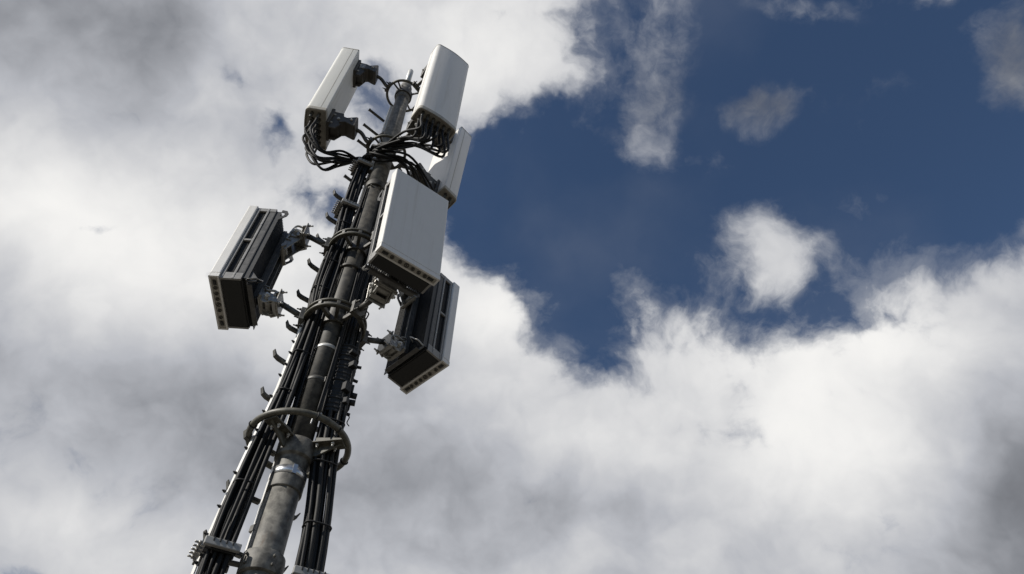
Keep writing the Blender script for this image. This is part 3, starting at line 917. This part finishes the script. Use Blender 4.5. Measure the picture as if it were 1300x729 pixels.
def bundle_tie(place, z, hu, hvv, label, group):
    c0 = place(z)
    q = MB().tube([Vector(c0) + UD * (hu * math.copysign(abs(math.cos(t)) ** .5, math.cos(t))) + VD * (hvv * math.copysign(abs(math.sin(t)) ** .5, math.sin(t))) for t in [2 * math.pi * n_ / 28 for n_ in range(28)]], .0045, 6, close=True)
    o = q.build("cable_tie", "rubber"); o.matrix_world = MAST0
    tag(o, label, "cable tie", group)
for z in (1.45, 2.15, 2.75, 3.05, 3.62, 3.9, 4.35):
    az, r, su, sv = lerp_tab(LEFT, z)
    bundle_tie(lc, z, su * 1.75 + .008, sv * 1.75 + .008, "thin black tie cinched round the left cable bundle", "ties round the left bundle")
for z in (1.5, 2.0, 2.35, 2.62, 3.5):
    az, r, s_ = lerp_tab(RIGHT, z)
    bundle_tie(rc, z, s_ * 2.3 + .010, s_ * 1.4 + .012, "thin black tie cinched round the right cable bundle", "ties round the right bundle")

# ribbed black splice closures stacked on the right bundle
rb = empty("splice_closure", MAST0 @ Matrix.Translation(rc(2.95)), "long ribbed black closure hanging in the right cable bundle below the rings", "splice closure")
prof = []
z = -.27
while z < .24:
    rv = random.uniform(.0425, .0475)
    prof += [(.041, z), (rv, z + .004), (rv, z + .014), (.041, z + .018)]
    z += random.uniform(.019, .040)
q = MB()
dd = hv(20)
def oval(r, z):
    return [Vector((0, 0, z)) + hv(20) * (r * 1.45 * math.cos(2 * math.pi * k / 28)) + hv(110) * (r * math.sin(2 * math.pi * k / 28)) - dd * .004 for k in range(28)]
q.loops([oval(r, z) for r, z in prof], smooth_=False)
q.build("body", "rubber", rb)
for k, (zz, a) in enumerate(((-.10, 20), (-.16, 12), (.02, 30), (-.23, 25), (.11, 15))):
    d = hv(a)
    q = MB().cyl(d * .062 + Vector((0, 0, zz)), d * (.098 if k < 2 else .086) + Vector((0, 0, zz)), .017 if k < 2 else .009, n=14)
    q.build("port", "rubber", rb)
for k in range(7):
    a = random.uniform(-60, 60); d = hv(a); zz = random.uniform(-.22, .2)
    MB().box(d * .052 + Vector((0, 0, zz)), (random.uniform(.03, .05), random.uniform(.025, .05), random.uniform(.02, .06)), Matrix.Rotation(R(a), 3, 'Z')).build("clip", "rubber", rb, bevel=.004)
q = MB().tube(catmull([dd * .06 + Vector((0, 0, -.24)), dd * .085 + Vector((0, 0, -.25)), dd * .08 + Vector((0, 0, -.29)), dd * .095 + Vector((0, 0, -.31))], 5), .003, 6)
q.build("cable_tie", "rubber", rb)

# thin earth wire with bright ferrule, front right of the pole
wr = empty("earth_wire", MAST0, "thin dark earth wire with a pale ferrule running down the pole's right front", "wire")
pts = [Vector((.082 * math.cos(R(a)), .082 * math.sin(R(a)), z)) for a, z in ((325, 3.30), (330, 3.05), (332, 2.80), (335, 2.64))]
MB().tube(catmull(pts, 6), .0035, 6).build("wire", "steel", wr)
MB().cyl(pts[-1], pts[-1] + Vector((0.0, 0, -.03)), .010, n=12).build("ferrule", "zinc", wr)
MB().tube(catmull([pts[-1] + Vector((0, 0, -.03)), Vector((.095 * math.cos(R(318)), .095 * math.sin(R(318)), 2.60)), Vector((.115 * math.cos(R(305)), .115 * math.sin(R(305)), 2.575)), Vector((.12 * math.cos(R(302)), .12 * math.sin(R(302)), 2.51))], 6), .0035, 6).build("tail", "zinc", wr)

# ------------------------------------------------------------------ jumper cables from the panel antennas into the left bundle
def jumper(p0, drop, mids, k, label, group, r=.0098):
    i, j = k % 4, (k // 4) % 4
    end = left_slot(i, j, 5.19)
    j_ = lambda s_: Vector((random.uniform(-s_, s_), random.uniform(-s_, s_), random.uniform(-s_, s_)))
    pts = [p0, p0 + Vector((0, 0, -.06)), p0 + Vector((0, 0, -drop)) + j_(.012)]
    pts += [Vector(m) + j_(.022) for m in mids]
    pts += [end + Vector((0, 0, .075)) + (Vector(mids[-1]) - end) * .12, end, end + Vector((0, 0, -.12))]
    cable("jumper_cable", pts, r, label, "cable", group)

k = 0
for n_, p0 in enumerate(plug_l):
    if n_ in (5, 11): continue
    dz = random.uniform(.12, .24)
    m1 = p0 + (mast(196, .20, 5.16) - p0) * .30 + Vector((0, 0, -dz - random.uniform(.02, .09)))
    m2 = p0 + (mast(196, .20, 5.22) - p0) * .68 + Vector((0, 0, -random.uniform(.06, .16)))
    jumper(p0, dz, [m1, m2], k, "black jumper cable looping under the weathered upper left antenna", "jumpers of the upper left antenna")
    k += 1
for n_, p0 in enumerate(plug_f):
    dz = random.uniform(.14, .30)
    c1 = mast(random.uniform(268, 284), random.uniform(.15, .19), 5.28 + random.uniform(-.07, .07))
    c2 = mast(random.uniform(228, 240), random.uniform(.11, .15), 5.30 + random.uniform(-.05, .03))
    m1 = p0 + (c1 - p0) * .42 + Vector((0, 0, -random.uniform(.06, .14)))
    jumper(p0, dz, [m1, c1, c2], k, "black jumper cable sweeping from the highest front-facing antenna across the pole", "jumpers of the highest antenna")
    k += 1
for n_, p0 in enumerate(plug_r):
    if n_ % 2: continue
    dz = random.uniform(.08, .14)
    c1 = mast(random.uniform(330, 350), random.uniform(.20, .26), 5.22 + random.uniform(-.06, .06))
    c2 = mast(random.uniform(262, 278), random.uniform(.10, .13), 5.22 + random.uniform(-.06, .05))
    c3 = mast(random.uniform(218, 228), random.uniform(.11, .14), 5.25 + random.uniform(-.05, .03))
    m1 = p0 + (c1 - p0) * .45 + Vector((0, 0, -random.uniform(.06, .12)))
    jumper(p0, dz, [m1, c1, c2, c3], k, "black jumper cable coming round the pole from the sunlit-backed antenna", "jumpers of the right antenna")
    k += 1
